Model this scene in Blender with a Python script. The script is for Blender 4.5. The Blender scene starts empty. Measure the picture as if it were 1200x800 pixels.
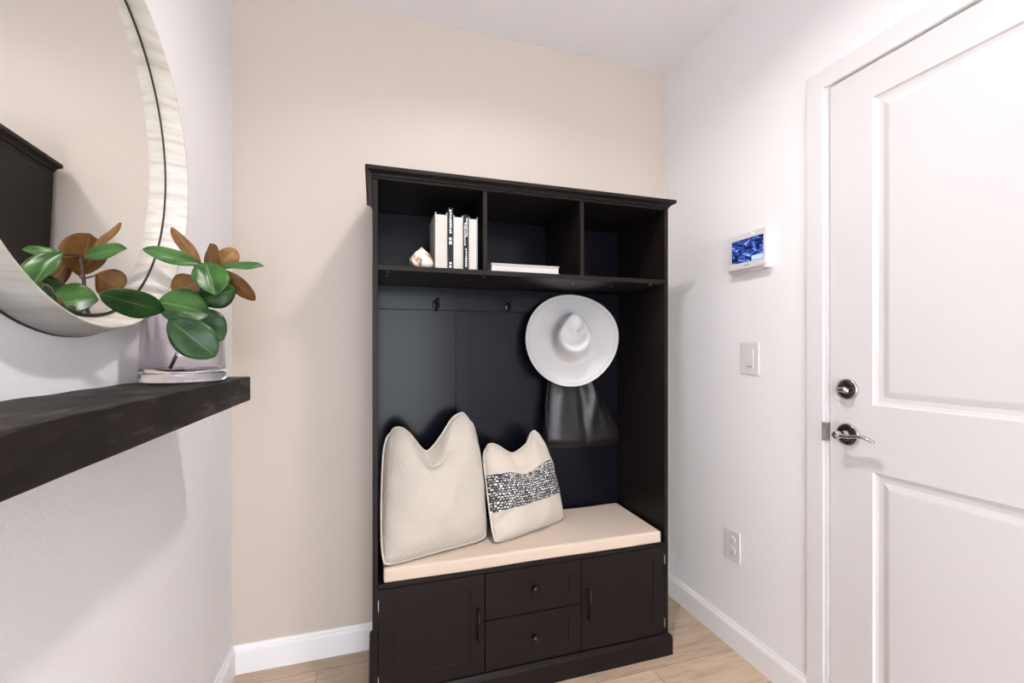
import bpy, bmesh, math, random
from mathutils import Vector, Matrix
random.seed(7)
R = math.radians

# ------------------------------------------------------------------ camera, light, exposure
scene = bpy.context.scene
col = scene.collection
W, H = 1.887, 2.566          # hall width, ceiling height
HALL = -4.6                 # unseen hall end behind the camera, set far back to even the fill

cam_d = bpy.data.cameras.new('camera'); cam = bpy.data.objects.new('camera', cam_d); col.objects.link(cam)
cam.location = (.5014, -1.8838, 1.2)
cam.rotation_euler = (R(90), 0, R(-17.2095))
cam_d.sensor_width = 36; cam_d.lens = 36*522.59/1200; cam_d.shift_y = 8.98/1200
cam_d.clip_start = .02
scene.camera = cam

world = bpy.data.worlds.new('world'); scene.world = world; world.use_nodes = True
bg = world.node_tree.nodes['Background']
bg.inputs['Color'].default_value = (.86, .925, 1.0, 1); bg.inputs['Strength'].default_value = 10.5

LAMP = (.95, -1.03, H)
LAMP_POWER = 13.5
scene.view_settings.view_transform = 'Standard'; scene.view_settings.look = 'None'
scene.view_settings.gamma = 1.0; scene.view_settings.use_curve_mapping = False
scene.view_settings.exposure = 0.17

# ------------------------------------------------------------------ materials
def mat(name, color, rough=.5, metal=0.0, spec=.5, bump=None, coat=0, sheen=0):
    m = bpy.data.materials.new(name); m.use_nodes = True
    nt = m.node_tree; b = nt.nodes['Principled BSDF']
    b.inputs['Base Color'].default_value = (*color, 1); b.inputs['Roughness'].default_value = rough
    b.inputs['Metallic'].default_value = metal; b.inputs['Specular IOR Level'].default_value = spec
    b.inputs['Coat Weight'].default_value = coat
    b.inputs['Sheen Weight'].default_value = sheen
    if bump:
        sc, st, dist = bump
        tc = nt.nodes.new('ShaderNodeTexCoord'); n = nt.nodes.new('ShaderNodeTexNoise')
        n.inputs['Scale'].default_value = sc; n.inputs['Detail'].default_value = 3
        bu = nt.nodes.new('ShaderNodeBump'); bu.inputs['Strength'].default_value = st; bu.inputs['Distance'].default_value = dist
        nt.links.new(tc.outputs['Object'], n.inputs['Vector']); nt.links.new(n.outputs['Fac'], bu.inputs['Height'])
        nt.links.new(bu.outputs['Normal'], b.inputs['Normal'])
    return m
def N(m, t): return m.node_tree.nodes.new(t)
def LK(m, a, b): m.node_tree.links.new(a, b)
def BS(m): return m.node_tree.nodes['Principled BSDF']
def ramp(m, fac, stops):
    r = N(m, 'ShaderNodeValToRGB'); e = r.color_ramp.elements
    while len(e) < len(stops): e.new(.5)
    for k, (p, c) in enumerate(stops): e[k].position = p; e[k].color = (*c, 1)
    LK(m, fac, r.inputs['Fac']); return r.outputs['Color']
def coords(m, scale=(1,1,1), loc=(0,0,0), rot=(0,0,0), kind='Object'):
    tc = N(m, 'ShaderNodeTexCoord'); mp = N(m, 'ShaderNodeMapping')
    mp.inputs['Scale'].default_value = scale; mp.inputs['Location'].default_value = loc; mp.inputs['Rotation'].default_value = rot
    LK(m, tc.outputs[kind], mp.inputs['Vector']); return mp.outputs['Vector']
def noise(m, vec, scale, detail=3, dist=0):
    n = N(m, 'ShaderNodeTexNoise'); n.inputs['Scale'].default_value = scale; n.inputs['Detail'].default_value = detail
    n.inputs['Distortion'].default_value = dist; LK(m, vec, n.inputs['Vector']); return n.outputs['Fac']
def bump(m, h, strength, dist):
    b = N(m, 'ShaderNodeBump'); b.inputs['Strength'].default_value = strength; b.inputs['Distance'].default_value = dist
    LK(m, h, b.inputs['Height']); LK(m, b.outputs['Normal'], BS(m).inputs['Normal'])

M_white = mat('white_wall_paint', (.87,.853,.862), .55, bump=(150, .5, .0016))
M_beige = mat('beige_wall_paint', (.585,.507,.443), .55, bump=(170, .25, .001))
M_ceil = mat('ceiling_paint', (.86,.835,.835), .8, bump=(60, .3, .001))
M_trim = mat('white_trim_paint', (.86,.84,.845), .35)
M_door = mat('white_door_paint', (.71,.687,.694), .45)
M_black = mat('espresso_black_lacquer', (.0120,.0085,.0080), .40, spec=.14, bump=(220, .08, .0004))
M_panel = mat('black_back_panel_lacquer', (.0056,.0058,.0098), .22, spec=.145)  # blue in the base colour imitates daylight reflected in the lacquer
M_hook = mat('black_metal', (.012,.012,.013), .3, metal=.6)
M_handle = mat('dark_bronze_metal', (.02,.018,.018), .25, metal=.8)
M_chrome = mat('satin_nickel', (.55,.53,.52), .16, metal=1)
M_nickel_darkrefl = mat('nickel_dark_reflection', (.012,.011,.011), .2, metal=.0, spec=.6)  # near-black colour stands in for the dark house mirrored in the nickel
M_steel = mat('steel', (.7,.7,.7), .3, metal=1)
M_plastic = mat('white_plastic', (.72,.69,.69), .35)
M_plasticgrey = mat('grey_plastic', (.42,.37,.37), .45)
M_darkgap = mat('dark_slot', (.02,.02,.02), .7)
M_page = mat('book_pages', (.50,.47,.43), .8)
M_bookwhite = mat('white_book_cover', (.49,.48,.47), .5)
M_bookgrey = mat('grey_book_cover', (.30,.29,.31), .55)
M_bookblack = mat('black_book_cover', (.012,.012,.014), .5, spec=.2)
M_ink = mat('white_print', (.62,.62,.64), .6)
M_leather = mat('black_leather', (.012,.0105,.0115), .33, spec=.38, bump=(260, .25, .0008))
M_stem = mat('brown_branch', (.07,.035,.025), .7, bump=(120,.5,.002))
M_vein = None

# floor: pale oak planks running across the hall
M_floor = mat('oak_plank_floor', (.6,.45,.32), .42)
v = coords(M_floor, loc=(-.744, .261, 0))
br = N(M_floor, 'ShaderNodeTexBrick'); br.offset = .37; br.offset_frequency = 2
for k_, v_ in (('Scale',1), ('Brick Width',1.2), ('Row Height',.181), ('Mortar Size',.0012), ('Mortar Smooth',.2), ('Bias',0)): br.inputs[k_].default_value = v_
br.inputs['Color1'].default_value = (.82,.82,.82,1); br.inputs['Color2'].default_value = (1.08,1.06,1.04,1); br.inputs['Mortar'].default_value = (.42,.36,.3,1)
LK(M_floor, v, br.inputs['Vector'])
g1 = noise(M_floor, coords(M_floor, scale=(1.6, 22, 1)), 3.0, 6, 1.2)
g2 = noise(M_floor, coords(M_floor, scale=(2.2, 9, 1), loc=(3,1,0)), 1.6, 3, 2.5)
mx = N(M_floor, 'ShaderNodeMix'); mx.data_type = 'FLOAT'; LK(M_floor, g1, mx.inputs[2]); LK(M_floor, g2, mx.inputs[3]); mx.inputs[0].default_value = .45
wood = ramp(M_floor, mx.outputs[0], [(.30,(.43,.305,.205)), (.5,(.60,.45,.32)), (.72,(.70,.545,.405))])
mm = N(M_floor, 'ShaderNodeMix'); mm.data_type = 'RGBA'; mm.blend_type = 'MULTIPLY'; mm.inputs[0].default_value = 1
LK(M_floor, wood, mm.inputs[6]); LK(M_floor, br.outputs['Color'], mm.inputs[7]); LK(M_floor, mm.outputs[2], BS(M_floor).inputs['Base Color'])
bump(M_floor, br.outputs['Fac'], -.3, .002)

# shelf: dark stained rough wood, grain along the shelf
M_shelf = mat('dark_stained_wood', (.05,.04,.035), .55, spec=.18)
g = noise(M_shelf, coords(M_shelf, scale=(26, 3.0, 30)), 3.0, 6, .8)
k2_ = noise(M_shelf, coords(M_shelf, scale=(14, 5, 14)), 2.2, 4, .5)
mx = N(M_shelf, 'ShaderNodeMix'); mx.data_type = 'FLOAT'; LK(M_shelf, g, mx.inputs[2]); LK(M_shelf, k2_, mx.inputs[3]); mx.inputs[0].default_value = .5
LK(M_shelf, ramp(M_shelf, mx.outputs[0], [(.38,(.008,.006,.005)), (.54,(.018,.014,.012)), (.62,(.06,.047,.041)), (.70,(.15,.125,.11))]), BS(M_shelf).inputs['Base Color'])
bump(M_shelf, g, .5, .003)

# mirror frame: whitewashed slats, banded round the rim
M_frame = mat('whitewashed_inlay', (.7,.66,.58), .45)
f1 = noise(M_frame, coords(M_frame, scale=(5, 2.2, 46)), 2.0, 3, .15)
LK(M_frame, ramp(M_frame, f1, [(.30,(.48,.43,.36)), (.48,(.58,.545,.485)), (.70,(.64,.62,.575))]), BS(M_frame).inputs['Base Color'])
M_gap = mat('black_mirror_backing', (.006,.006,.006), .5)
M_mirror = mat('mirror_silver', (.93,.93,.92), .0, metal=1)

# fabrics
def fabric(name, c, sc, st, dist, sheen=.2):
    m = mat(name, c, .92, spec=.15, sheen=sheen)
    vv = coords(m); vo = N(m, 'ShaderNodeTexVoronoi'); vo.inputs['Scale'].default_value = sc; LK(m, vv, vo.inputs['Vector'])
    nn = noise(m, vv, sc*.6, 4)
    ad = N(m, 'ShaderNodeMath'); ad.operation = 'ADD'; LK(m, vo.outputs['Distance'], ad.inputs[0]); LK(m, nn, ad.inputs[1])
    bump(m, ad.outputs[0], st, dist); return m
M_boucle = fabric('cream_boucle', (.545,.485,.42), 250, .8, .003)
M_linen = fabric('cream_linen', (.56,.49,.42), 420, .35, .0015)
M_pip = fabric('cream_piping', (.65,.57,.49), 420, .3, .001)
M_cush = fabric('beige_cushion_cloth', (.62,.505,.405), 600, .25, .001)
M_felt = mat('off_white_felt', (.56,.54,.54), .9, spec=.2, bump=(300,.4,.001), sheen=.3)
M_feltline = mat('felt_stitch', (.47,.45,.45), .9)
M_band = mat('black_and_white_weave', (.5,.5,.5), .9, spec=.15)
vv = coords(M_band, scale=(1,1,1), kind='UV', rot=(0,0,R(4)))
wob = N(M_band, 'ShaderNodeTexNoise'); wob.inputs['Scale'].default_value = 22; wob.inputs['Detail'].default_value = 2; LK(M_band, vv, wob.inputs['Vector'])
mxv = N(M_band, 'ShaderNodeMix'); mxv.data_type = 'RGBA'; mxv.blend_type = 'LINEAR_LIGHT'; mxv.inputs[0].default_value = .022
LK(M_band, vv, mxv.inputs[6]); LK(M_band, wob.outputs['Color'], mxv.inputs[7])
bb = N(M_band, 'ShaderNodeTexBrick'); bb.offset = .5
for k_, v_ in (('Scale',1), ('Brick Width',.032), ('Row Height',.026), ('Mortar Size',.0064), ('Mortar Smooth',.25), ('Bias',.12)): bb.inputs[k_].default_value = v_
bb.inputs['Color1'].default_value = (.055,.055,.065,1); bb.inputs['Color2'].default_value = (.86,.83,.80,1); bb.inputs['Mortar'].default_value = (.03,.03,.036,1)
LK(M_band, mxv.outputs[2], bb.inputs['Vector']); LK(M_band, bb.outputs['Color'], BS(M_band).inputs['Base Color'])
bump(M_band, bb.outputs['Fac'], -.8, .003)

# leaves
def leafmat(name, base, dark, vein, rough):
    m = mat(name, base, rough, spec=.28)
    tc = N(m, 'ShaderNodeTexCoord'); sp = N(m, 'ShaderNodeSeparateXYZ'); LK(m, tc.outputs['UV'], sp.inputs[0])
    a = N(m, 'ShaderNodeMath'); a.operation = 'SUBTRACT'; LK(m, sp.outputs[1], a.inputs[0]); a.inputs[1].default_value = .5
    b_ = N(m, 'ShaderNodeMath'); b_.operation = 'ABSOLUTE'; LK(m, a.outputs[0], b_.inputs[0])
    nz = noise(m, coords(m), 22, 3)
    c0 = ramp(m, nz, [(.35, dark), (.65, base)])
    st = N(m, 'ShaderNodeMapRange'); LK(m, b_.outputs[0], st.inputs[0]); st.inputs[1].default_value = .012; st.inputs[2].default_value = .03; st.inputs[3].default_value = .7; st.inputs[4].default_value = 0
    mi = N(m, 'ShaderNodeMix'); mi.data_type = 'RGBA'; LK(m, st.outputs[0], mi.inputs[0]); LK(m, c0, mi.inputs[6]); mi.inputs[7].default_value = (*vein, 1)
    LK(m, mi.outputs[2], BS(m).inputs['Base Color']); return m
M_leafg = leafmat('green_leaf_face', (.050,.135,.026), (.014,.055,.010), (.14,.25,.07), .33)
M_leafd = leafmat('dark_green_leaf_face', (.022,.070,.014), (.007,.030,.006), (.08,.16,.05), .34)
M_leafb = leafmat('rust_leaf_underside', (.205,.092,.016), (.105,.042,.008), (.26,.13,.04), .5)

# stone
M_stone = mat('mottled_stone', (.7,.6,.5), .35)
s1 = noise(M_stone, coords(M_stone), 38, 5, .6)
LK(M_stone, ramp(M_stone, s1, [(.40,(.22,.12,.06)), (.47,(.55,.40,.28)), (.53,(.78,.70,.62)), (.8,(.86,.82,.78))]), BS(M_stone).inputs['Base Color'])

# lit keypad screen (it gives off light)
M_screen = mat('lit_screen', (.01,.01,.02), .2)
sv = coords(M_screen, scale=(1,1,1), rot=(.4,0,0))
w1 = noise(M_screen, coords(M_screen, scale=(1, 12, 30), rot=(R(20),0,0)), 1.6, 4, 1.8)
sc_ = ramp(M_screen, w1, [(.38,(.004,.006,.035)), (.50,(.02,.05,.28)), (.60,(.10,.22,.75)), (.70,(.65,.82,1.0))])
LK(M_screen, sc_, BS(M_screen).inputs['Emission Color']); BS(M_screen).inputs['Emission Strength'].default_value = .9
M_screenbox = mat('lit_screen_tile', (.2,.3,.6), .3); BS(M_screenbox).inputs['Emission Color'].default_value = (.42,.55,.95,1); BS(M_screenbox).inputs['Emission Strength'].default_value = .9
M_led = mat('green_led', (.3,.8,.5), .3); BS(M_led).inputs['Emission Color'].default_value = (.35,1,.6,1); BS(M_led).inputs['Emission Strength'].default_value = 1.2
M_lens = mat('lamp_lens', (.9,.9,.9), .4); BS(M_lens).inputs['Emission Color'].default_value = (1,.93,.88,1); BS(M_lens).inputs['Emission Strength'].default_value = 6

# clear glass: a thin wall is clear film plus surface reflection, the thick foot refracts
M_glass = bpy.data.materials.new('clear_glass_wall'); M_glass.use_nodes = True
nt = M_glass.node_tree; nt.nodes.clear()
o_ = nt.nodes.new('ShaderNodeOutputMaterial'); t_ = nt.nodes.new('ShaderNodeBsdfTransparent'); g_ = nt.nodes.new('ShaderNodeBsdfGlossy'); f_ = nt.nodes.new('ShaderNodeLayerWeight'); pw_ = nt.nodes.new('ShaderNodeMath'); pw_.operation = 'POWER'; pw_.inputs[1].default_value = 3.5; sc2_ = nt.nodes.new('ShaderNodeMath'); sc2_.operation = 'MULTIPLY_ADD'; sc2_.inputs[1].default_value = .8; sc2_.inputs[2].default_value = .03; mx_ = nt.nodes.new('ShaderNodeMixShader')
t_.inputs['Color'].default_value = (.945,.93,.95,1); g_.inputs['Roughness'].default_value = .03; f_.inputs['Blend'].default_value = .5
nt.links.new(f_.outputs['Facing'], pw_.inputs[0]); nt.links.new(pw_.outputs[0], sc2_.inputs[0]); nt.links.new(sc2_.outputs[0], mx_.inputs[0]); nt.links.new(t_.outputs[0], mx_.inputs[1]); nt.links.new(g_.outputs[0], mx_.inputs[2]); nt.links.new(mx_.outputs[0], o_.inputs[0])
M_glassfoot = mat('clear_glass_foot', (.86,.84,.87), .01); BS(M_glassfoot).inputs['Transmission Weight'].default_value = 1; BS(M_glassfoot).inputs['IOR'].default_value = 1.48

# ------------------------------------------------------------------ helpers
ROOT = {}
def obj(name, bm, m, parent=None, smooth=False, mods=None):
    """link a bmesh in room coordinates as one mesh object (moved to its thing's own origin)"""
    root = parent
    while root is not None and root.parent is not None: root = root.parent
    if root is not None: bmesh.ops.translate(bm, verts=bm.verts, vec=-root.location)
    bmesh.ops.recalc_face_normals(bm, faces=bm.faces)
    me = bpy.data.meshes.new(name); bm.to_mesh(me); bm.free()
    o = bpy.data.objects.new(name, me); col.objects.link(o)
    for mm_ in (m if isinstance(m, (list, tuple)) else [m]): me.materials.append(mm_)
    if smooth:
        for p in me.polygons: p.use_smooth = True
    if parent is not None: o.parent = parent
    return o
def set_origin(o, loc):
    o.data.transform(Matrix.Translation(-Vector(loc))); o.location = loc
def tag(o, label, cat, group=None):
    o['label'] = label; o['category'] = cat
    if group: o['group'] = group
    return o
def thing(name, loc, label, cat, group=None):
    e = bpy.data.objects.new(name, None); col.objects.link(e); e.location = loc; e.empty_display_size = .05
    return tag(e, label, cat, group)
def struct(name, bm, m, parent=None, smooth=False):
    o = obj(name, bm, m, parent, smooth)
    if parent is None: o['kind'] = 'structure'
    return o
def lab(o, s): o['label'] = s; return o
def box(bm, x0, x1, y0, y1, z0, z1, bev=0, seg=2):
    vs = [bm.verts.new((x, y, z)) for x in (x0, x1) for y in (y0, y1) for z in (z0, z1)]
    fs = [bm.faces.new([vs[i] for i in q]) for q in ((0,1,3,2), (4,6,7,5), (0,4,5,1), (2,3,7,6), (0,2,6,4), (1,5,7,3))]
    if bev:
        es = list({e for f in fs for e in f.edges})
        bmesh.ops.bevel(bm, geom=es, offset=bev, segments=seg, profile=.6, affect='EDGES')
    return bm
def nb(): return bmesh.new()
def bx(*a, **k): return box(nb(), *a, **k)
def basis(d):
    d = Vector(d).normalized(); u = d.cross(Vector((0,0,1)))
    if u.length < 1e-3: u = Vector((1,0,0))
    u.normalize(); return d, u, u.cross(d).normalized()
def tube(bm, pts, r, n=10, closed=False, flat=1.0, cap=True):
    pts = [Vector(p) for p in pts]; rs = r if isinstance(r, (list, tuple)) else [r]*len(pts)
    rings = []; m = len(pts); up = None
    for i, p in enumerate(pts):
        if closed: d = pts[(i+1) % m] - pts[i-1]
        else: d = pts[min(i+1, m-1)] - pts[max(i-1, 0)]
        d.normalize()
        if up is None: _, u, w = basis(d)
        else:
            w = up - d*up.dot(d); w.normalize(); u = d.cross(w)
        up = w
        rings.append([bm.verts.new(p + u*rs[i]*math.cos(a) + w*rs[i]*flat*math.sin(a)) for a in [2*math.pi*k/n for k in range(n)]])
    for i in range(m if closed else m-1):
        a, b = rings[i], rings[(i+1) % m]
        for k in range(n): bm.faces.new((a[k], a[(k+1) % n], b[(k+1) % n], b[k]))
    if cap and not closed: bm.faces.new(rings[0]); bm.faces.new(list(reversed(rings[-1])))
    return bm
def lathe(bm, prof, c, axis=(0,0,1), n=40, uv=False, closed=False):
    """prof = [(radius, height)] turned about axis through c"""
    d, u, w = basis(axis); c = Vector(c); rings = []
    for (r, h) in prof:
        if r < 1e-6: rings.append([bm.verts.new(c + d*h)])
        else: rings.append([bm.verts.new(c + d*h + (u*math.cos(a) + w*math.sin(a))*r) for a in [2*math.pi*k/n for k in range(n)]])
    lay = bm.loops.layers.uv.verify() if uv else None
    L_ = len(rings)
    for i in range(L_ if closed else L_-1):
        a, b = rings[i], rings[(i+1) % L_]
        for k in range(n):
            k1 = (k+1) % n
            if len(a) == 1 and len(b) == 1: continue
            if len(a) == 1: f = bm.faces.new((a[0], b[k1], b[k])); uvs = [(k/n, i), ((k+1)/n, i+1), (k/n, i+1)]
            elif len(b) == 1: f = bm.faces.new((a[k], a[k1], b[0])); uvs = [(k/n, i), ((k+1)/n, i), (k/n, i+1)]
            else: f = bm.faces.new((a[k], a[k1], b[k1], b[k])); uvs = [(k/n, i), ((k+1)/n, i), ((k+1)/n, i+1), (k/n, i+1)]
            if lay is not None:
                for lp, q in zip(f.loops, uvs): lp[lay].uv = q
    return bm
def panel_slab(bm, F, a0, a1, b0, b1, panels, rings, depth):
    """a board with moulded recessed panels; F(a, b, out) maps to the room, out measured from the front face"""
    as_ = sorted({a0, a1, *[p[0] for p in panels], *[p[1] for p in panels]}); bs_ = sorted({b0, b1, *[p[2] for p in panels], *[p[3] for p in panels]})
    V = {}
    def vt(a, b, d):
        k = (round(a,5), round(b,5), round(d,5))
        if k not in V: V[k] = bm.verts.new(F(a, b, d))
        return V[k]
    for i in range(len(as_)-1):
        for j in range(len(bs_)-1):
            ca, cb = (as_[i]+as_[i+1])/2, (bs_[j]+bs_[j+1])/2
            if any(p[0] < ca < p[1] and p[2] < cb < p[3] for p in panels): continue
            bm.faces.new([vt(a, b, 0) for a, b in ((as_[i],bs_[j]), (as_[i+1],bs_[j]), (as_[i+1],bs_[j+1]), (as_[i],bs_[j+1]))])
    for p in panels:
        prev = None
        for ins, d in rings:
            ring = [vt(a, b, -d) for a, b in ((p[0]+ins,p[2]+ins), (p[1]-ins,p[2]+ins), (p[1]-ins,p[3]-ins), (p[0]+ins,p[3]-ins))]
            if prev:
                for k in range(4): bm.faces.new((prev[k], prev[(k+1) % 4], ring[(k+1) % 4], ring[k]))
            prev = ring
        bm.faces.new(prev)
    # edges and back
    cs = ((a0,b0), (a1,b0), (a1,b1), (a0,b1)); bk = [vt(a, b, -depth) for a, b in cs]
    for k in range(4):
        q0, q1 = cs[k], cs[(k+1) % 4]
        if q0[0] == q1[0]: mid = [(q0[0], b) for b in bs_]
        else: mid = [(a, q0[1]) for a in as_]
        if (mid[0] != q0): mid.reverse()
        bm.faces.new([vt(a, b, 0) for a, b in mid] + [bk[(k+1) % 4], bk[k]])
    bm.faces.new(bk)
    return bm

# ------------------------------------------------------------------ room
T = .12
struct('floor', bx(-T, W+T, HALL, T, -.1, 0), M_floor)
struct('ceiling', bx(-T, W+T, HALL, T, H, H+.1), M_ceil)
struct('wall_back', bx(-T, W+T, 0, T, 0, H), M_beige)
b = nb(); box(b, -T, .08, HALL-T, HALL, 0, H); box(b, 1.40, W+T, HALL-T, HALL, 0, H); box(b, .08, 1.40, HALL-T, HALL, 2.08, H)
struct('wall_front', b, M_white)      # unseen; doorway shaped to let in fill and darken the cubby reflections
struct('wall_left', bx(-T, 0, HALL, 0, 0, H), M_white)
DY0, DY1, DZ = -.822, -1.742, 2.045      # door opening
b = nb(); box(b, W, W+T, DY0, 0, 0, H); box(b, W, W+T, HALL, DY1, 0, H); box(b, W, W+T, DY1, DY0, DZ+.004, H)
struct('wall_right', b, M_white)
def baseprof(bm, F, t0, t1, h=.103, d=.014):
    pr = [(0,0), (d,0), (d,h-.022), (d-.002,h-.014), (d-.007,h-.008), (d-.009,h), (0,h)]
    A = [bm.verts.new(F(t0, u, z)) for u, z in pr]; B = [bm.verts.new(F(t1, u, z)) for u, z in pr]
    for k in range(len(pr)): k1 = (k+1) % len(pr); bm.faces.new((A[k], A[k1], B[k1], B[k]))
    bm.faces.new(A); bm.faces.new(list(reversed(B))); return bm
struct('baseboard_back', baseprof(nb(), lambda t, u, z: (t, -u, z), .0, W), M_trim)
struct('baseboard_left', baseprof(nb(), lambda t, u, z: (u, t, z), HALL, -.0), M_trim)
struct('baseboard_right', baseprof(nb(), lambda t, u, z: (W-u, t, z), -.752, -.0), M_trim)
# door casing and jamb
b = nb()
for (y0, y1, z0, z1) in ((-.812,-.752,0,DZ+.052), (-1.812,-1.752,0,DZ+.052), (-1.752,-.812,DZ-.008,DZ+.052)):
    box(b, W-.008, W-.0005, y0, y1, z0, z1, bev=.003)
M_casing = mat('door_casing_paint', (.76,.738,.745), .5)
tr = struct('trim_1', b, M_casing)
b = nb()
box(b, W-.002, W+T-.002, -.8225, -.812, 0, DZ+.003); box(b, W-.002, W+T-.002, -1.752, -1.7415, 0, DZ+.003); box(b, W-.002, W+T-.002, -1.7415, -.8225, DZ-.008, DZ+.003)
struct('jamb', b, M_casing, tr)
b = nb(); box(b, W-.0055, W+.012, -.8236, -.8222, .908, .966); box(b, W-.0102, W-.0078, -.8225, -.809, .908, .966, bev=.0008)
lab(struct('strike_plate', b, M_chrome, tr), 'nickel strike plate on the door jamb')
# door
XD = W + .003
F = lambda a, b_, d: (XD - d, a, b_)
rings = [(0,0), (.004,.0055), (.012,.008), (.024,.0085), (.040,.0035), (.044,.003)]
b = panel_slab(nb(), F, -1.7385, -.8268, .008, DZ-.012, [(-1.612,-.953,1.036,1.935), (-1.612,-.953,.215,.842)], rings, .042)
dr = struct('door_1', b, M_door)
# deadbolt thumb turn
db = nb(); lathe(db, [(0,0),(.0315,0),(.0325,.003),(.031,.008),(.027,.010),(.026,.0085),(.0,.0085)], (XD,-.883,1.0775), (-1,0,0), 40)
d_ = struct('deadbolt', db, M_chrome, dr, True); lab(d_, 'round nickel deadbolt plate')
db = nb(); lathe(db, [(0,.0085),(.0255,.0085),(.0255,.0105),(.022,.012),(0,.0125)], (XD,-.883,1.0775), (-1,0,0), 32)
struct('deadbolt_face', db, M_nickel_darkrefl, d_, True)
db = nb(); lathe(db, [(0,.01),(.010,.01),(.010,.019),(.008,.021),(0,.021)], (XD,-.883,1.075), (-1,0,0), 20)
tube(db, [(XD-.024,-.866,1.0745),(XD-.026,-.875,1.0765),(XD-.026,-.889,1.075),(XD-.025,-.902,1.0735)], [.0045,.006,.0065,.0055], 12, flat=1.2)
struct('thumb_turn', db, M_chrome, d_, True)
# lever
db = nb(); lathe(db, [(0,0),(.033,0),(.0335,.003),(.031,.009),(.024,.012),(.013,.0125),(0,.0125)], (XD,-.884,.939), (-1,0,0), 40)
l_ = struct('lever_rosette', db, M_nickel_darkrefl, dr, True); lab(l_, 'nickel round lever rose, dark reflection put into its colour')
db = nb(); lathe(db, [(.0335,.0),(.0345,.003),(.0325,.0075),(.030,.009),(.030,.006)], (XD,-.884,.939), (-1,0,0), 40, closed=True)
struct('rosette_rim', db, M_chrome, l_, True)
db = nb(); lathe(db, [(0,.011),(.0145,.011),(.014,.018),(.011,.024),(.0105,.036),(.0125,.042),(.013,.052),(.0105,.057),(0,.058)], (XD,-.884,.940), (-1,0,0), 28)
tube(db, [(XD-.046,-.884,.940),(XD-.0465,-.900,.9395),(XD-.046,-.918,.940),(XD-.045,-.936,.944),(XD-.044,-.953,.946),(XD-.043,-.968,.943),(XD-.042,-.980,.938),(XD-.042,-.985,.936)],
     [.0105,.0095,.0085,.008,.0085,.0085,.007,.004], 14, flat=.62)
struct('lever_handle', db, M_chrome, l_, True)

# ceiling downlight
lt = thing('ceiling_light', LAMP, 'round white recessed ceiling downlight above the entry hall', 'ceiling light')
obj('trim_ring', lathe(nb(), [(.075,0),(.098,0),(.098,-.006),(.090,-.010),(.075,-.006)], LAMP, (0,0,1), 40, closed=True), M_trim, lt, True)
obj('lens', lathe(nb(), [(0,-.001),(.0745,-.001),(.0745,-.004),(0,-.004)], LAMP, (0,0,1), 40), M_lens, lt)
ld = bpy.data.lights.new('lamp', 'AREA'); ld.shape = 'DISK'; ld.size = .15; ld.spread = R(150); ld.energy = LAMP_POWER; ld.color = (1.0,.945,.925)
lo = bpy.data.objects.new('lamp', ld); col.objects.link(lo); lo.parent = lt; lo.location = (0,0,-.012)

# ------------------------------------------------------------------ hall tree
X0, X1, YF, YB = .497, 1.611, -.385, -.022
ht = thing('hall_tree', ((X0+X1)/2, (YF+YB)/2, 0), 'tall espresso black hall tree with cubbies, hooks, bench and storage against beige wall', 'hall tree')
for s, (a, c) in (('l', (X0, X0+.017)), ('r', (X1-.017, X1))):
    obj('side_panel', bx(a, c, YF, YB, .03, 1.746, bev=.0012, seg=1), M_black, ht)
b = nb(); box(b, X0+.017, X1-.017, -.030, -.024, .441, 1.745)
obj('back_panel', b, M_panel, ht)
b = nb(); box(b, X0+.017, X1-.017, -.041, -.0301, 1.360, 1.4555, bev=.0015, seg=1)
obj('hook_rail', b, M_panel, ht)
for a in (.828, 1.211):
    obj('back_stile', bx(a, a+.069, -.0355, -.0301, .441, 1.3598, bev=.0008, seg=1), M_panel, ht)
obj('upper_shelf', bx(X0+.0171, X1-.0171, YF, -.0302, 1.4557, 1.473, bev=.0012, seg=1), M_black, ht)
for a in (.861, 1.230):
    obj('divider', bx(a, a+.0155, YF+.001, -.0302, 1.4731, 1.7449, bev=.001, seg=1), M_black, ht)
b = nb()
box(b, X0, X1, YF, YB, 1.7465, 1.7575, bev=.001, seg=1)
def crown_ring(bm, prof):
    rs = []
    for (o, z) in prof:
        rs.append([bm.verts.new(p) for p in ((X0-o, YB, z), (X0-o, YF-o, z), (X1+o, YF-o, z), (X1+o, YB, z))])
    for A, B in zip(rs, rs[1:]):
        for k in range(4): bm.faces.new((A[k], A[(k+1) % 4], B[(k+1) % 4], B[k]))
    bm.faces.new(rs[0]); bm.faces.new(list(reversed(rs[-1])))
crown_ring(b, [(.004,1.7576),(.0045,1.7615),(.008,1.766),(.015,1.7695),(.016,1.7705),(.0215,1.7705),(.0225,1.7725),(.0225,1.7815),(.0205,1.784)])
obj('crown_moulding', b, M_black, ht)
obj('seat_board', bx(X0+.0171, X1-.0171, YF, -.0302, .4255, .4405, bev=.001, seg=1), M_black, ht)
obj('bottom_board', bx(X0+.0171, X1-.0171, YF+.02, -.0302, .066, .0825), M_black, ht)
b = nb()
pr = [(.000,.001),(.0125,.001),(.0125,.066),(.0095,.076),(.0015,.081),(.000,.081)]
rs = [[b.verts.new(p) for p in ((X0-o, YB, z), (X0-o, YF-o, z), (X1+o, YF-o, z), (X1+o, YB, z))] for o, z in pr]
for i in range(len(rs)):
    A, B = rs[i], rs[(i+1) % len(rs)]
    for k in range(3): b.faces.new((A[k], A[k+1], B[k+1], B[k]))
obj('plinth', b, M_black, ht)
for a in (.8675, 1.2335):
    obj('partition', bx(a-.006, a+.006, YF+.022, -.0302, .0826, .4254), M_black, ht)
FF = lambda a, b_, d: (a, YF - d, b_)
shaker = [(0,0), (.0012,.0035), (.0022,.004)]
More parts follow.
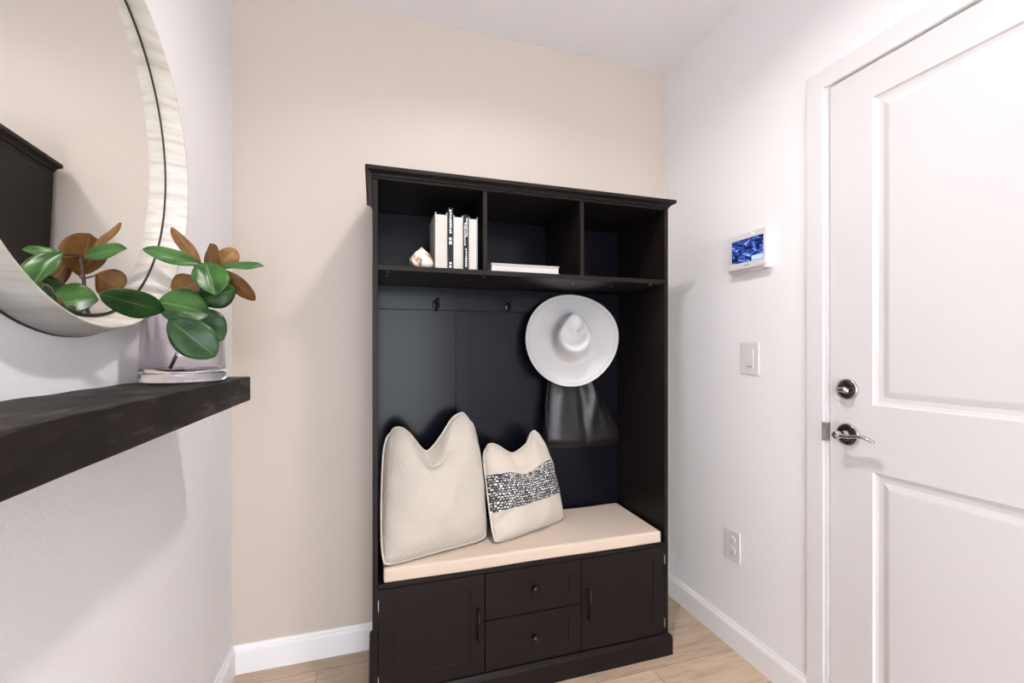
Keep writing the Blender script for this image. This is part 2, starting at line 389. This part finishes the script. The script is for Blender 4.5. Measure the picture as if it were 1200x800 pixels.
def front(name, a0, a1, z0, z1, st):
    return obj(name, panel_slab(nb(), FF, a0, a1, z0, z1, [(a0+st, a1-st, z0+st, z1-st)], shaker, .018), M_black, ht)
dL = front('door', .5155, .8655, .085, .4235, .047); dR = front('door', 1.2355, 1.5925, .085, .4235, .047)
w1_ = front('drawer', .8695, 1.2315, .2625, .4235, .046); w2_ = front('drawer', .8695, 1.2315, .085, .2585, .046)
for d_, x, zt, zb, xh in ((dL, .842, .315, .198, .5152), (dR, 1.259, .318, .202, 1.5925)):
    tb = tube(nb(), [(x, YF+.002, zt-.008), (x, YF-.014, zt-.006), (x, YF-.024, zt-.012), (x, YF-.028, (zt+zb)/2), (x, YF-.024, zb+.012), (x, YF-.014, zb+.006), (x, YF+.002, zb+.008)], [.0045,.0045,.005,.0058,.005,.0045,.0045], 12)
    lab(obj('handle', tb, M_handle, d_, True), 'dark metal bow handle')
    for z in (.375, .125):
        lab(obj('hinge', bx(xh-.0012, xh+.0012, YF-.0035, YF+.006, z-.018, z+.018), M_steel, d_), 'silver hinge barrel')
for d_, z in ((w1_, .347), (w2_, .172)):
    k_ = lathe(nb(), [(0,0),(.007,0),(.0055,.006),(.006,.010),(.0125,.015),(.0145,.020),(.012,.024),(0,.0255)], (1.050, YF+.0035, z), (0,-1,0), 24)
    lab(obj('knob', k_, M_handle, d_, True), 'round dark metal drawer knob')
for x in (.746, 1.0535, 1.361):
    hk = nb()
    lathe(hk, [(0,-.0),(.017,0),(.017,.003),(.013,.005),(0,.005)], (x,-.041,1.382), (0,-1,0), 24)
    tube(hk, [(x,-.045,1.382),(x,-.062,1.378),(x,-.078,1.380),(x,-.086,1.392)], [.0055,.0055,.0055,.006], 10)
    lathe(hk, [(0,-.009),(.0065,-.0065),(.009,0),(.0065,.0065),(0,.009)], (x,-.087,1.398), (0,0,1), 16)
    tube(hk, [(x,-.045,1.374),(x,-.054,1.362),(x,-.064,1.358),(x,-.070,1.364)], .0045, 10)
    lab(obj('hook', hk, M_hook, ht, True), 'black metal coat hook')
for x, y in ((.545,-.355), (.545,-.275), (.872,-.345), (.838,-.26), (1.55,-.355), (1.43,-.26), (1.24,-.3)):
    lab(obj('screw_cap', lathe(nb(), [(0,0),(.0045,0),(.004,-.0012),(0,-.0015)], (x, y, 1.4557), (0,0,1), 12), M_steel, ht), 'small silver screw head under the shelf')

# bench cushion
def soft_box(x0, x1, y0, y1, z0, z1, r, nx=44, ny=16, wob=.0015):
    bm = nb(); bmesh.ops.create_grid(bm, x_segments=1, y_segments=1, size=.5); bm.clear()
    box(bm, x0, x1, y0, y1, z0, z1, bev=r, seg=4)
    bmesh.ops.subdivide_edges(bm, edges=[e for e in bm.edges if abs(e.verts[0].co.x-e.verts[1].co.x) > .3], cuts=nx)
    for v_ in bm.verts:
        c_ = v_.co; s_ = math.sin(c_.x*17)*math.cos(c_.y*13+1)*wob
        if c_.z > (z0+z1)/2: c_.z += s_
        if c_.y < (y0+y1)/2: c_.y += math.sin(c_.x*11+2)*wob
    return bm
cu = tag(obj('seat_cushion', soft_box(.531, 1.579, -.387, -.048, .4415, .4875, .011), M_cush, None, True), 'long flat beige bench cushion on the seat of the black hall tree', 'cushion')
set_origin(cu, (1.055, -.215, .4415))

# ------------------------------------------------------------------ pillows
def sm(t): t = max(0, min(1, t)); return t*t*(3-2*t)
class Pillow:
    def __init__(s, BL, BR, TL, TR, th, bow, chop, chopw, chopc=.5, seed=0, sag=0, wr=1):
        s.c = [Vector(q) for q in (BL, BR, TL, TR)]; s.th = th; s.bow = bow; s.chop = chop; s.cw = chopw; s.cc = chopc; s.seed = seed; s.wr = wr
        x = (s.c[1]-s.c[0]).normalized(); y = (s.c[2]+s.c[3]-s.c[0]-s.c[1]).normalized(); s.x = x; s.y = y; s.n = x.cross(y).normalized()
        if s.n.y > 0: s.n = -s.n
    def at(s, u, v, side):
        BL, BR, TL, TR = s.c
        p = BL*(1-u)*(1-v) + BR*u*(1-v) + TL*(1-u)*v + TR*u*v
        # edges drawn in between the corners
        su, sv = math.sin(math.pi*u), math.sin(math.pi*v)
        p += s.x*(s.bow*sv*((1-u)**2 - u**2)) + s.y*(abs(s.bow)*.5*su*((1-v)**2))
        du, dv = 2*u-1, 2*v-1; k_ = (abs(du)*abs(dv))**6*(.024 if v > .5 and u < .5 else .010)
        p -= s.x*(k_*(1 if du > 0 else -1)) + s.y*(k_*(1 if dv > 0 else -1))      # corners rounded off
        g = math.exp(-(abs(u-s.cc)/(s.cw if u < s.cc else s.cw*1.25))**1.7)
        p -= s.y*(s.chop*g*sm((v-.25)/.75)**1.6)
        p -= s.y*(.045*sm((u-.86)/.14)*sm((v-.5)/.5))                             # the right ear peaks before its corner
        p += s.n*(.045*math.exp(-((u-s.cc-.17)/.13)**2)*sm((v-.62)/.38))          # and its seam rolls forward
        eu = max(0, 1-abs(2*u-1)**2.6); ev = max(0, 1-abs(2*v-1)**2.6)
        pf = (eu*ev)**.52
        pf *= 1 - .5*g*sm((v-.62)/.38)
        w = s.wr*(.004*math.sin(9*u+7*v+s.seed) + .003*math.sin(17*u-11*v+2*s.seed) + .0035*math.sin(23*v+5*math.sin(6*u)+s.seed)*(1-eu*ev))
        # creases running in from the lower corners and under the chop
        cr = -.017*s.wr*math.exp(-((v-.16-.5*u)/.035)**2)*sm(1-u*3.2) - .012*s.wr*math.exp(-((v-.78+.25*abs(u-s.cc))/.03)**2)*math.exp(-((u-s.cc-.06)/.10)**2)
        return p + s.n*(side*(s.th*pf + (w+cr)*min(1, pf*1.5)))
    def mesh(s, N_=56, u0=0, u1=1, v0=0, v1=1, both=True, off=0):
        bm = nb(); lay = bm.loops.layers.uv.verify(); grids = []
        for side in ((1, -1) if both else (1,)):
            G = [[bm.verts.new(s.at(u0+(u1-u0)*i/N_, v0+(v1-v0)*j/N_, side) + s.n*off*side) for j in range(N_+1)] for i in range(N_+1)]
            for i in range(N_):
                for j in range(N_):
                    f = bm.faces.new((G[i][j], G[i+1][j], G[i+1][j+1], G[i][j+1]))
                    for lp, (a, c_) in zip(f.loops, ((i,j), (i+1,j), (i+1,j+1), (i,j+1))): lp[lay].uv = (u0+(u1-u0)*a/N_, v0+(v1-v0)*c_/N_)
        if both: bmesh.ops.remove_doubles(bm, verts=bm.verts, dist=.0006)
        return bm
    def rim(s, n=40):
        e = [(i/n, 0) for i in range(n)] + [(1, i/n) for i in range(n)] + [(1-i/n, 1) for i in range(n)] + [(0, 1-i/n) for i in range(n)]
        return [s.at(u, v, 1) for u, v in e]
P1 = Pillow((.526,-.376,.4915), (.905,-.268,.4935), (.540,-.175,.915), (.882,-.125,.958), .088, -.006, .125, .17, .43, 1.0)
pl = thing('throw_pillow', (.71,-.28,.489), 'large plain cream boucle pillow with piped edge, at left end of the bench', 'pillow')
obj('cover', P1.mesh(), M_boucle, pl, True)
obj('piping', tube(nb(), P1.rim(), .0042, 8, closed=True), M_pip, pl, True)
P2 = Pillow((.915,-.322,.493), (1.262,-.172,.493), (.905,-.165,.828), (1.174,-.135,.874), .062, .002, .070, .19, .44, 2.4)
pl = thing('throw_pillow', (1.07,-.24,.489), 'smaller cream pillow with black and white woven band, beside the boucle pillow', 'pillow')
obj('cover', P2.mesh(), M_linen, pl, True)
obj('piping', tube(nb(), P2.rim(), .003, 8, closed=True), M_pip, pl, True)
lab(obj('woven_band', P2.mesh(44, .0, 1.0, .29, .66, False, .0022), M_band, pl, True), 'black and white woven band')

# ------------------------------------------------------------------ hat
HC = Vector((1.303,-.150,1.240)); ax = Vector((-.27,-.92,.22)).normalized()
hu = Vector((0,0,1)) - ax*ax.z; hu.normalize(); hr = hu.cross(ax) * -1; hr.normalize()
if hr.x < 0: hr = -hr
def hp(r_, th_, h): return HC + hr*(r_*math.cos(th_)) + hu*(r_*math.sin(th_)) + ax*h
def crown_r(th_, k):      # egg plan, pointed towards the top (the front pinch)
    s_ = math.sin(th_); c_ = math.cos(th_)
    ry = .094 if s_ < 0 else .108
    rx = .080*(1 - .34*max(0, s_)**1.6*k)
    return 1/math.sqrt((c_/rx)**2 + (s_/ry)**2)
b = nb(); n_ = 72; rows = []
def brim_h(r_, th_): return .010*((r_-.1)/.11)**2*math.cos(2*th_+.5) + .006*math.sin(3*th_+1)*max(0, (r_-.1)/.11) + .010*max(0, (r_-.185)/.025)**2
def brim_r(th_): return   .199*(1 + .022*math.sin(2*th_-.6) + .012*math.sin(3*th_+.4) + .02*math.sin(th_))
prof = [('b', t) for t in (1, .985, .96, .93, .90, .85, .78, .70, .6)] + [('c', t) for t in ((1.05,.004),(1.0,.010),(.97,.022),(.93,.045),(.88,.070),(.82,.088),(.74,.097),(.64,.097),(.5,.088),(.34,.080),(.18,.077))]
for kind, t in prof:
    row = []
    for k in range(n_):
        th_ = 2*math.pi*k/n_
        if kind == 'b':
            rc = crown_r(th_, 0)*1.06; r_ = rc + (brim_r(th_)-rc)*(t-.56)/.44 if t < 1 else brim_r(th_)
            r_ = max(rc, r_); h = brim_h(r_, th_)
        else:
            sc, h = t; kk = sm(h/.09); r_ = crown_r(th_, kk)*sc
            up_ = max(0, math.sin(th_)); h = h*(1 + .10*up_) - (.016*math.exp(-((abs(math.cos(th_))-.55)/.25)**2)*up_ if sc < .9 else 0)
        row.append(b.verts.new(hp(r_, th_, h)))
    rows.append(row)
for A, B in zip(rows, rows[1:]):
    for k in range(n_): b.faces.new((A[k], A[(k+1) % n_], B[(k+1) % n_], B[k]))
b.faces.new(rows[-1])
# underside, so the felt has thickness
low = [[b.verts.new(v_.co - ax*.0035) for v_ in r_] for r_ in rows[:10]]
for A, B in zip(low, low[1:]):
    for k in range(n_): b.faces.new((A[k], B[k], B[(k+1) % n_], A[(k+1) % n_]))
for k in range(n_): b.faces.new((rows[0][k], low[0][k], low[0][(k+1) % n_], rows[0][(k+1) % n_]))
hat = thing('wide_brim_hat', HC, 'off-white felt wide-brim hat hung on a hook over the black bag', 'hat')
obj('felt_body', b, M_felt, hat, True)
ln = [hp(brim_r(t)*.93, t, brim_h(brim_r(t)*.93, t)+.0008) for t in [2*math.pi*k/90 for k in range(90)]]
obj('brim_stitching', tube(nb(), ln, .0011, 6, closed=True), M_feltline, hat, True)
ln = [hp(crown_r(t, .1)*1.0, t, .0135) for t in [2*math.pi*k/72 for k in range(72)]]
obj('hat_band', tube(nb(), ln, .0035, 8, closed=True, flat=1), M_felt, hat, True)

# ------------------------------------------------------------------ leather bag
b = nb(); NU, NV = 44, 40
def bag_pt(u, v_, side):
    # v_ 0 bottom .. 1 top; outline tapers towards the gathered top
    xl = 1.190 + .045*v_**1.5; xr = 1.560 - .02*v_ - .105*v_**1.6 + .012*math.sin(math.pi*min(1, v_*3.2))
    zb = .776 + .012*(2*u-1)**4 - .010*u; zt = 1.105 + .02*math.sin(math.pi*u)
    x = xl + (xr-xl)*u; z = zb + (zt-zb)*v_
    e = max(0, 1-abs(2*u-1)**3.2); bt = .62 + .38*(1-v_); th_ = .040*bt*e**.5*min(1, (v_+.02)*9)**.5*(.35+.65*min(1, (1-v_)*3+.02))
    f = .008*math.exp(-((u-.66-.20*v_+.20*(1-v_)**2)/.07)**2)*sm(v_*2.2) + .007*math.exp(-((u-.86+.08*v_)/.06)**2)*sm(v_*1.8) - .005*math.exp(-((u-.53)/.05)**2)*sm(1.1-v_*.6) + .004*math.sin(6*u+5*v_)*(1-v_) + .004*math.exp(-((u-.16-.10*v_)/.08)**2)*sm(v_*2)
    return Vector((x, -.088 - side*(th_ + (f*e if side > 0 else 0)), z))
Gs = []
for side in (1, -1):
    G = [[b.verts.new(bag_pt(i/NU, j/NV, side)) for j in range(NV+1)] for i in range(NU+1)]; Gs.append(G)
    for i in range(NU):
        for j in range(NV): b.faces.new((G[i][j], G[i+1][j], G[i+1][j+1], G[i][j+1]))
A, B = Gs
for i in range(NU):
    b.faces.new((A[i][0], A[i+1][0], B[i+1][0], B[i][0])); b.faces.new((A[i][NV], A[i+1][NV], B[i+1][NV], B[i][NV]))
for j in range(NV):
    b.faces.new((A[0][j], A[0][j+1], B[0][j+1], B[0][j])); b.faces.new((A[NU][j], A[NU][j+1], B[NU][j+1], B[NU][j]))
bmesh.ops.remove_doubles(b, verts=b.verts, dist=.0004)
bag = thing('leather_bag', (1.37,-.088,.77), 'black leather shoulder bag hanging from a hook beneath the white hat', 'bag')
obj('body', b, M_leather, bag, True)
obj('strap', tube(nb(), [(1.250,-.085,1.10),(1.28,-.080,1.20),(1.325,-.078,1.32),(1.352,-.076,1.380),(1.361,-.074,1.3865),(1.370,-.076,1.380),(1.392,-.078,1.32),(1.415,-.080,1.20),(1.43,-.085,1.10)], .008, 8, flat=.35), M_leather, bag, True)
obj('base_seam', tube(nb(), [bag_pt(u, .012, 1) + Vector((0,-.0005,0)) for u in [k/30 for k in range(1, 30)]], .0022, 6), M_leather, bag, True)
obj('side_strap', tube(nb(), [(1.205,-.115,.800),(1.200,-.118,.86),(1.199,-.112,.95),(1.212,-.105,1.05),(1.235,-.098,1.10)], .007, 8, flat=.4), M_leather, bag, True)

# ------------------------------------------------------------------ books and stone
SH = 1.4733
def book_pages_out(x0, x1, z1, label, cover, yf=-.372, d=.155):
    t = thing('book', ((x0+x1)/2, yf+d/2, SH), label, 'book', 'books standing in the left cubby')
    c = .0025; b = nb()
    box(b, x0, x0+c, yf, yf+d, SH+.0003, z1); box(b, x1-c, x1, yf, yf+d, SH+.0003, z1); box(b, x0+c, x1-c, yf+d-c, yf+d, SH+.0003, z1)
    obj('cover', b, cover, t)
    b = nb(); box(b, x0+c, x1-c, yf+.004, yf+d-c, SH+.003, z1-.006)
    obj('pages', b, M_page, t)
def book_spine_out(x0, x1, z1, label, marks, yf=-.374, d=.155):
    t = thing('book', ((x0+x1)/2, yf+d/2, SH), label, 'book', 'books standing in the left cubby')
    c = .002; b = nb()
    box(b, x0, x0+c, yf, yf+d, SH+.0003, z1); box(b, x1-c, x1, yf, yf+d, SH+.0003, z1); box(b, x0+c, x1-c, yf, yf+c, SH+.0003, z1)
    w = x1-x0; nf = len(b.faces)
    for (u0, u1, za, zb, n) in marks:        # print on the spine
        hgt = (zb-za)*(z1-SH)/n
        for k in range(n):
            q = SH + za*(z1-SH) + k*hgt; j = .12*w*random.random()
            box(b, x0+u0*w+j, x0+u1*w-.12*w*random.random(), yf-.0005, yf+.0002, q, q+hgt*random.choice((.62,.75,.8)))
    b.faces.ensure_lookup_table()
    for f in b.faces[nf:]: f.material_index = 1
    obj('cover', b, [M_bookblack, M_ink], t)
    obj('pages', bx(x0+c, x1-c, yf+c, yf+d-.004, SH+.003, z1-.005), M_page, t)
book_pages_out(.699, .7395, 1.662, 'thick book with pages outward, leftmost of the five upright books', M_bookwhite)
book_spine_out(.7425, .7585, 1.680, 'tallest slim black book, spine lettered white, second from left among upright books', [(.25,.75,.58,.98,9), (.15,.85,.40,.54,2), (.2,.8,.02,.13,2)])
book_pages_out(.761, .7935, 1.658, 'book with pages outward between the two black spines', M_bookwhite)
book_spine_out(.7955, .8115, 1.661, 'slim black book with white spine lettering, fourth from left among upright books', [(.10,.45,.44,.86,10), (.52,.9,.60,.95,9), (.35,.75,.05,.40,8)])
book_pages_out(.8135, .8445, 1.656, 'book with pages outward, rightmost upright book by the cubby divider', M_bookgrey)
t = thing('book', (1.022,-.285,SH), 'white book lying flat in the middle cubby', 'book')
b = nb(); box(b, .893, 1.152, -.372, -.20, SH+.0003, SH+.0035); box(b, .893, 1.152, -.372, -.20, SH+.0255, SH+.0290); box(b, .893, 1.152, -.203, -.20, SH+.0035, SH+.0255)
obj('cover', b, M_bookwhite, t)
obj('pages', bx(.896, 1.149, -.369, -.2031, SH+.0036, SH+.0254), M_page, t)
b = lathe(nb(), [(0,.0003),(.026,.0003),(.035,.006),(.0395,.020),(.0385,.034),(.031,.048),(.019,.059),(.008,.069),(.0025,.0745),(0,.076)], (.657,-.335,SH), (0,0,1), 28)
for v_ in b.verts:
    q = v_.co; s_ = 1 + .05*math.sin(q.x*190+q.z*90) + .04*math.cos(q.y*160+q.z*50); q.x = .657+(q.x-.657)*s_; q.y = -.335+(q.y+.335)*s_
st = tag(obj('pointed_stone', b, M_stone, None, True), 'small pointed cream and brown mottled stone left of the upright books', 'stone ornament')
set_origin(st, (.657,-.335,SH))

# ------------------------------------------------------------------ shelf, mirror
b = bx(.001, .185, -2.05, -.5325, 1.0635, 1.128, bev=.003)
bmesh.ops.subdivide_edges(b, edges=[e for e in b.edges if e.calc_length() > 1], cuts=60)
for v_ in b.verts:
    q = v_.co
    if q.x > .1: q.x += .0004*math.sin(q.y*31)
    if q.z > 1.1: q.z += .0006*math.sin(q.y*47+q.x*60) - .0006
sh = tag(obj('floating_shelf', b, M_shelf, None, False), 'thick dark stained wooden floating shelf on the left wall', 'shelf')
set_origin(sh, (0,-1.29,1.0635))

MC = (0, -.930, 1.5825)
mr = thing('round_mirror', MC, 'round wall mirror with flared whitewashed frame above the dark shelf', 'mirror')
fr = lathe(nb(), [(.3615,.006),(.347,.056),(.3445,.0600),(.3425,.0590),(.3255,.0225),(.324,.012),(.3405,.006)], MC, (1,0,0), 120, uv=True, closed=True)
obj('frame', fr, M_frame, mr, True)
lab(obj('backing_rim', lathe(nb(), [(0,.001),(.3622,.001),(.3622,.0062),(.358,.0065),(0,.0065)], MC, (1,0,0), 120), M_gap, mr), 'thin black rim against the wall')
gn = Vector((1, math.tan(R(2.15)), math.tan(R(-1.1)))).normalized(); GC = (.0324, MC[1], MC[2])   # the glass sits a little askew in its deep frame
gl = lab(obj('mirror_glass', lathe(nb(), [(0,0),(.3215,0),(.3215,-.003),(0,-.003)], GC, gn, 96), M_mirror, mr), 'mirror glass')
lab(obj('gasket', lathe(nb(), [(.3205,-.002),(.3205,.0012),(.3252,.0014),(.3252,-.002)], GC, gn, 120, closed=True), M_gap, gl), 'black line round the glass')

# ------------------------------------------------------------------ vase and magnolia branch
VC = (.096, -.716, 1.1282)
va = thing('glass_vase', VC, 'clear glass vase with thick foot holding leaves at end of the shelf', 'vase')
obj('wall', lathe(nb(), [(.0795,.030),(.0785,.06),(.0765,.10),(.0745,.150),(.0735,.1515),(.0725,.150),(.0745,.10),(.0765,.06),(.0775,.030)], VC, (0,0,1), 56, closed=True), M_glass, va, True)
obj('foot', lathe(nb(), [(0,.0002),(.0775,.0002),(.080,.003),(.0805,.015),(.0795,.0298),(.0775,.0298),(.070,.027),(0,.025)], VC, (0,0,1), 56), M_glassfoot, va, True)

br_ = thing('magnolia_branch', (VC[0], VC[1], VC[2]+.026), 'cut magnolia branch with green and rust leaves standing in the glass vase', 'plant')
stem = [Vector(q) for q in ((.072,-.722,1.157),(.085,-.720,1.19),(.103,-.716,1.245),(.115,-.716,1.29),(.124,-.708,1.345),(.132,-.704,1.395))]
obj('stem', tube(nb(), stem, [.0035,.004,.004,.0038,.0034,.0025], 8), M_stem, br_, True)
def leaf(base, tip, nrm, w, fold, curl, dark=0):
    B, Tt, n = Vector(base), Vector(tip), Vector(nrm); d = Tt-B; Ln = d.length; ax_ = d/Ln
    n = (n - ax_*n.dot(ax_)).normalized(); s = ax_.cross(n)
    bm = nb(); lay = bm.loops.layers.uv.verify(); NL, NS = 18, 8
    ph = random.random()*6
    def pt(i, j, o):
        t = i/NL; q = 2*j/NS-1
        hw = w/2*(math.sin(math.pi*min(1, t**1.12))**.62 if 0 < t < 1 else 0) + .0008
        h = fold*abs(q)*hw + curl*Ln*(4*t*(1-t) - 0)*-1*(.5) + .0022*math.sin(9*t+3*q+ph)*abs(q) - fold*.35*hw*q*q
        return B + ax_*(t*Ln) + s*(q*hw) + n*(h+o)
    G = [[[bm.verts.new(pt(i, j, o)) for j in range(NS+1)] for i in range(NL+1)] for o in (.0004, -.0004)]
    for g_, mi in ((G[0], 0), (G[1], 1)):
        for i in range(NL):
            for j in range(NS):
                f = bm.faces.new((g_[i][j], g_[i+1][j], g_[i+1][j+1], g_[i][j+1])); f.material_index = mi
                for lp, (a, c_) in zip(f.loops, ((i,j), (i+1,j), (i+1,j+1), (i,j+1))): lp[lay].uv = (a/NL, c_/NS)
    for i in range(NL):
        for j in (0, NS):
            f = bm.faces.new((G[0][i][j], G[0][i+1][j], G[1][i+1][j], G[1][i][j])); f.material_index = 1
    for i in (0, NL):
        for j in range(NS):
            f = bm.faces.new((G[0][i][j], G[0][i][j+1], G[1][i][j+1], G[1][i][j])); f.material_index = 1
    # a short stalk joins the leaf to the branch
    near = min(stem, key=lambda q: (q-B).length)
    if (near-B).length > .004:
        i0 = len(bm.faces); tube(bm, [near, near*.5+B*.5+Vector((0,0,-.002)), B + ax_*.004], [.0018,.0016,.0012], 6)
        bm.faces.ensure_lookup_table()
        for f in bm.faces[i0:]: f.material_index = 2
    return obj('leaf', bm, [M_leafd if dark else M_leafg, M_leafb, M_stem], br_, True)
LEAVES = [
    ((0.126,-0.704,1.392),(0.036,-0.757,1.410),(0.521,-0.836,0.171),0.034,0.25,-0.05,0),
    ((0.126,-0.694,1.375),(0.068,-0.703,1.473),(-0.589,0.761,-0.272),0.030,0.50,0.15,0),
    ((0.148,-0.675,1.355),(0.133,-0.670,1.449),(0.767,0.636,0.091),0.085,0.15,0.08,0),
    ((0.151,-0.674,1.391),(0.176,-0.634,1.446),(-0.443,0.805,-0.395),0.044,0.20,0.10,0),
    ((0.157,-0.694,1.386),(0.244,-0.663,1.402),(0.141,-0.749,0.647),0.026,0.40,-0.10,0),
    ((0.161,-0.671,1.388),(0.218,-0.630,1.321),(-0.184,0.900,0.396),0.036,0.20,0.12,0),
    ((0.146,-0.740,1.391),(0.173,-0.772,1.316),(0.273,-0.840,0.470),0.068,0.55,-0.10,0),
    ((0.124,-0.737,1.307),(0.199,-0.721,1.339),(0.346,-0.844,-0.409),0.058,0.30,-0.15,1),
    ((0.117,-0.676,1.361),(0.064,-0.683,1.326),(-0.155,0.988,0.014),0.066,0.20,0.10,0),
    ((0.159,-0.756,1.273),(0.070,-0.777,1.298),(0.306,-0.874,0.378),0.082,0.20,-0.20,0),
    ((0.114,-0.756,1.279),(0.183,-0.748,1.221),(0.172,-0.983,0.068),0.080,0.20,-0.12,1),
    ((0.100,-0.803,1.261),(0.180,-0.791,1.184),(0.275,-0.951,0.138),0.076,0.18,-0.10,1),
    ((0.100,-0.822,1.277),(0.058,-0.958,1.294),(0.861,-0.313,-0.400),0.050,0.15,-0.10,1),
]
for a in LEAVES: leaf(*a)

# ------------------------------------------------------------------ right wall fittings
def rwall(bm, prof_rect, d0, d1, r=.0, bev=0):
    y0, y1, z0, z1 = prof_rect; return box(bm, W-d1, W-d0, y0, y1, z0, z1, bev=bev)
kp = thing('security_keypad', (W,-.51,1.575), 'white wall keypad with lit blue picture screen, above the light switch', 'keypad')
b = nb(); rwall(b, (-.612,-.434,1.509,1.646), .0005, .026, bev=.007)
obj('housing', b, M_plastic, kp)
b = nb(); rwall(b, (-.615,-.431,1.4985,1.5125), .0005, .0275, bev=.003)
lp_ = obj('lower_lip', b, M_plastic, kp)
b = nb(); rwall(b, (-.603,-.436,1.5008,1.5103), .0276, .0282); lab(obj('speaker_slot', b, M_plasticgrey, lp_), 'grey slot along the lip')
b = nb(); rwall(b, (-.599,-.449,1.5335,1.6225), .0258, .0266); sc_o = lab(obj('screen', b, M_screen, kp), 'lit blue picture screen')
b = nb(); rwall(b, (-.598,-.546,1.5345,1.552), .02661, .0269); obj('screen_tile', b, M_screenbox, sc_o)
b = nb(); rwall(b, (-.558,-.546,1.6335,1.6375), .0258, .0268); lab(obj('status_light', b, M_led, kp), 'small green status light')
b = nb()
for k in range(5): rwall(b, (-.510-.0055*k-.0042,-.510-.0055*k,1.5195,1.5245), .0258, .0265)
lab(obj('maker_mark', b, M_plasticgrey, kp), 'tiny grey lettering under the screen')

sw = thing('light_switch', (W,-.516,1.164), 'white rocker light switch plate on the wall, below the keypad', 'light switch')
b = nb(); rwall(b, (-.557,-.475,1.104,1.225), .0003, .006, bev=.0025); obj('plate', b, M_plastic, sw)
b = nb(); rwall(b, (-.534,-.499,1.130,1.199), .0055, .0078, bev=.001); rk = obj('rocker', b, M_plastic, sw)
b = nb(); rwall(b, (-.528,-.506,1.131,1.137), .0078, .0085); lab(obj('dimmer_slot', b, M_plasticgrey, rk), 'grey slot at the foot of the switch')
for z in (1.115, 1.214): obj('screw', lathe(nb(), [(0,0),(.0028,0),(.0022,.0008),(0,.001)], (W-.006,-.516,z), (-1,0,0), 12), M_plastic, sw)

ou = thing('wall_outlet', (W,-.429,.409), 'white duplex electrical outlet low on the wall near the baseboard', 'outlet')
b = nb(); rwall(b, (-.467,-.391,.349,.470), .0003, .0055, bev=.0025); obj('plate', b, M_plastic, ou)
for z in (.431, .388):
    b = nb(); lathe(b, [(0,.0055),(.0165,.0055),(.0165,.0072),(.0155,.008),(0,.008)], (W,-.429,z), (-1,0,0), 28)
    rc = obj('receptacle', b, M_plastic, ou, False)
    b = nb()
    rwall(b, (-.4365,-.4345,z-.002,z+.007), .0078, .0083); rwall(b, (-.4235,-.4215,z-.002,z+.006), .0078, .0083); lathe(b, [(0,.0079),(.0025,.0079),(.0025,.0083),(0,.0083)], (W,-.429,z-.008), (-1,0,0), 12)
    lab(obj('slots', b, M_plasticgrey, rc), 'three grey plug slots')
obj('screw', lathe(nb(), [(0,0),(.0028,0),(.0022,.0008),(0,.001)], (W-.0055,-.429,.4095), (-1,0,0), 12), M_steel, ou)
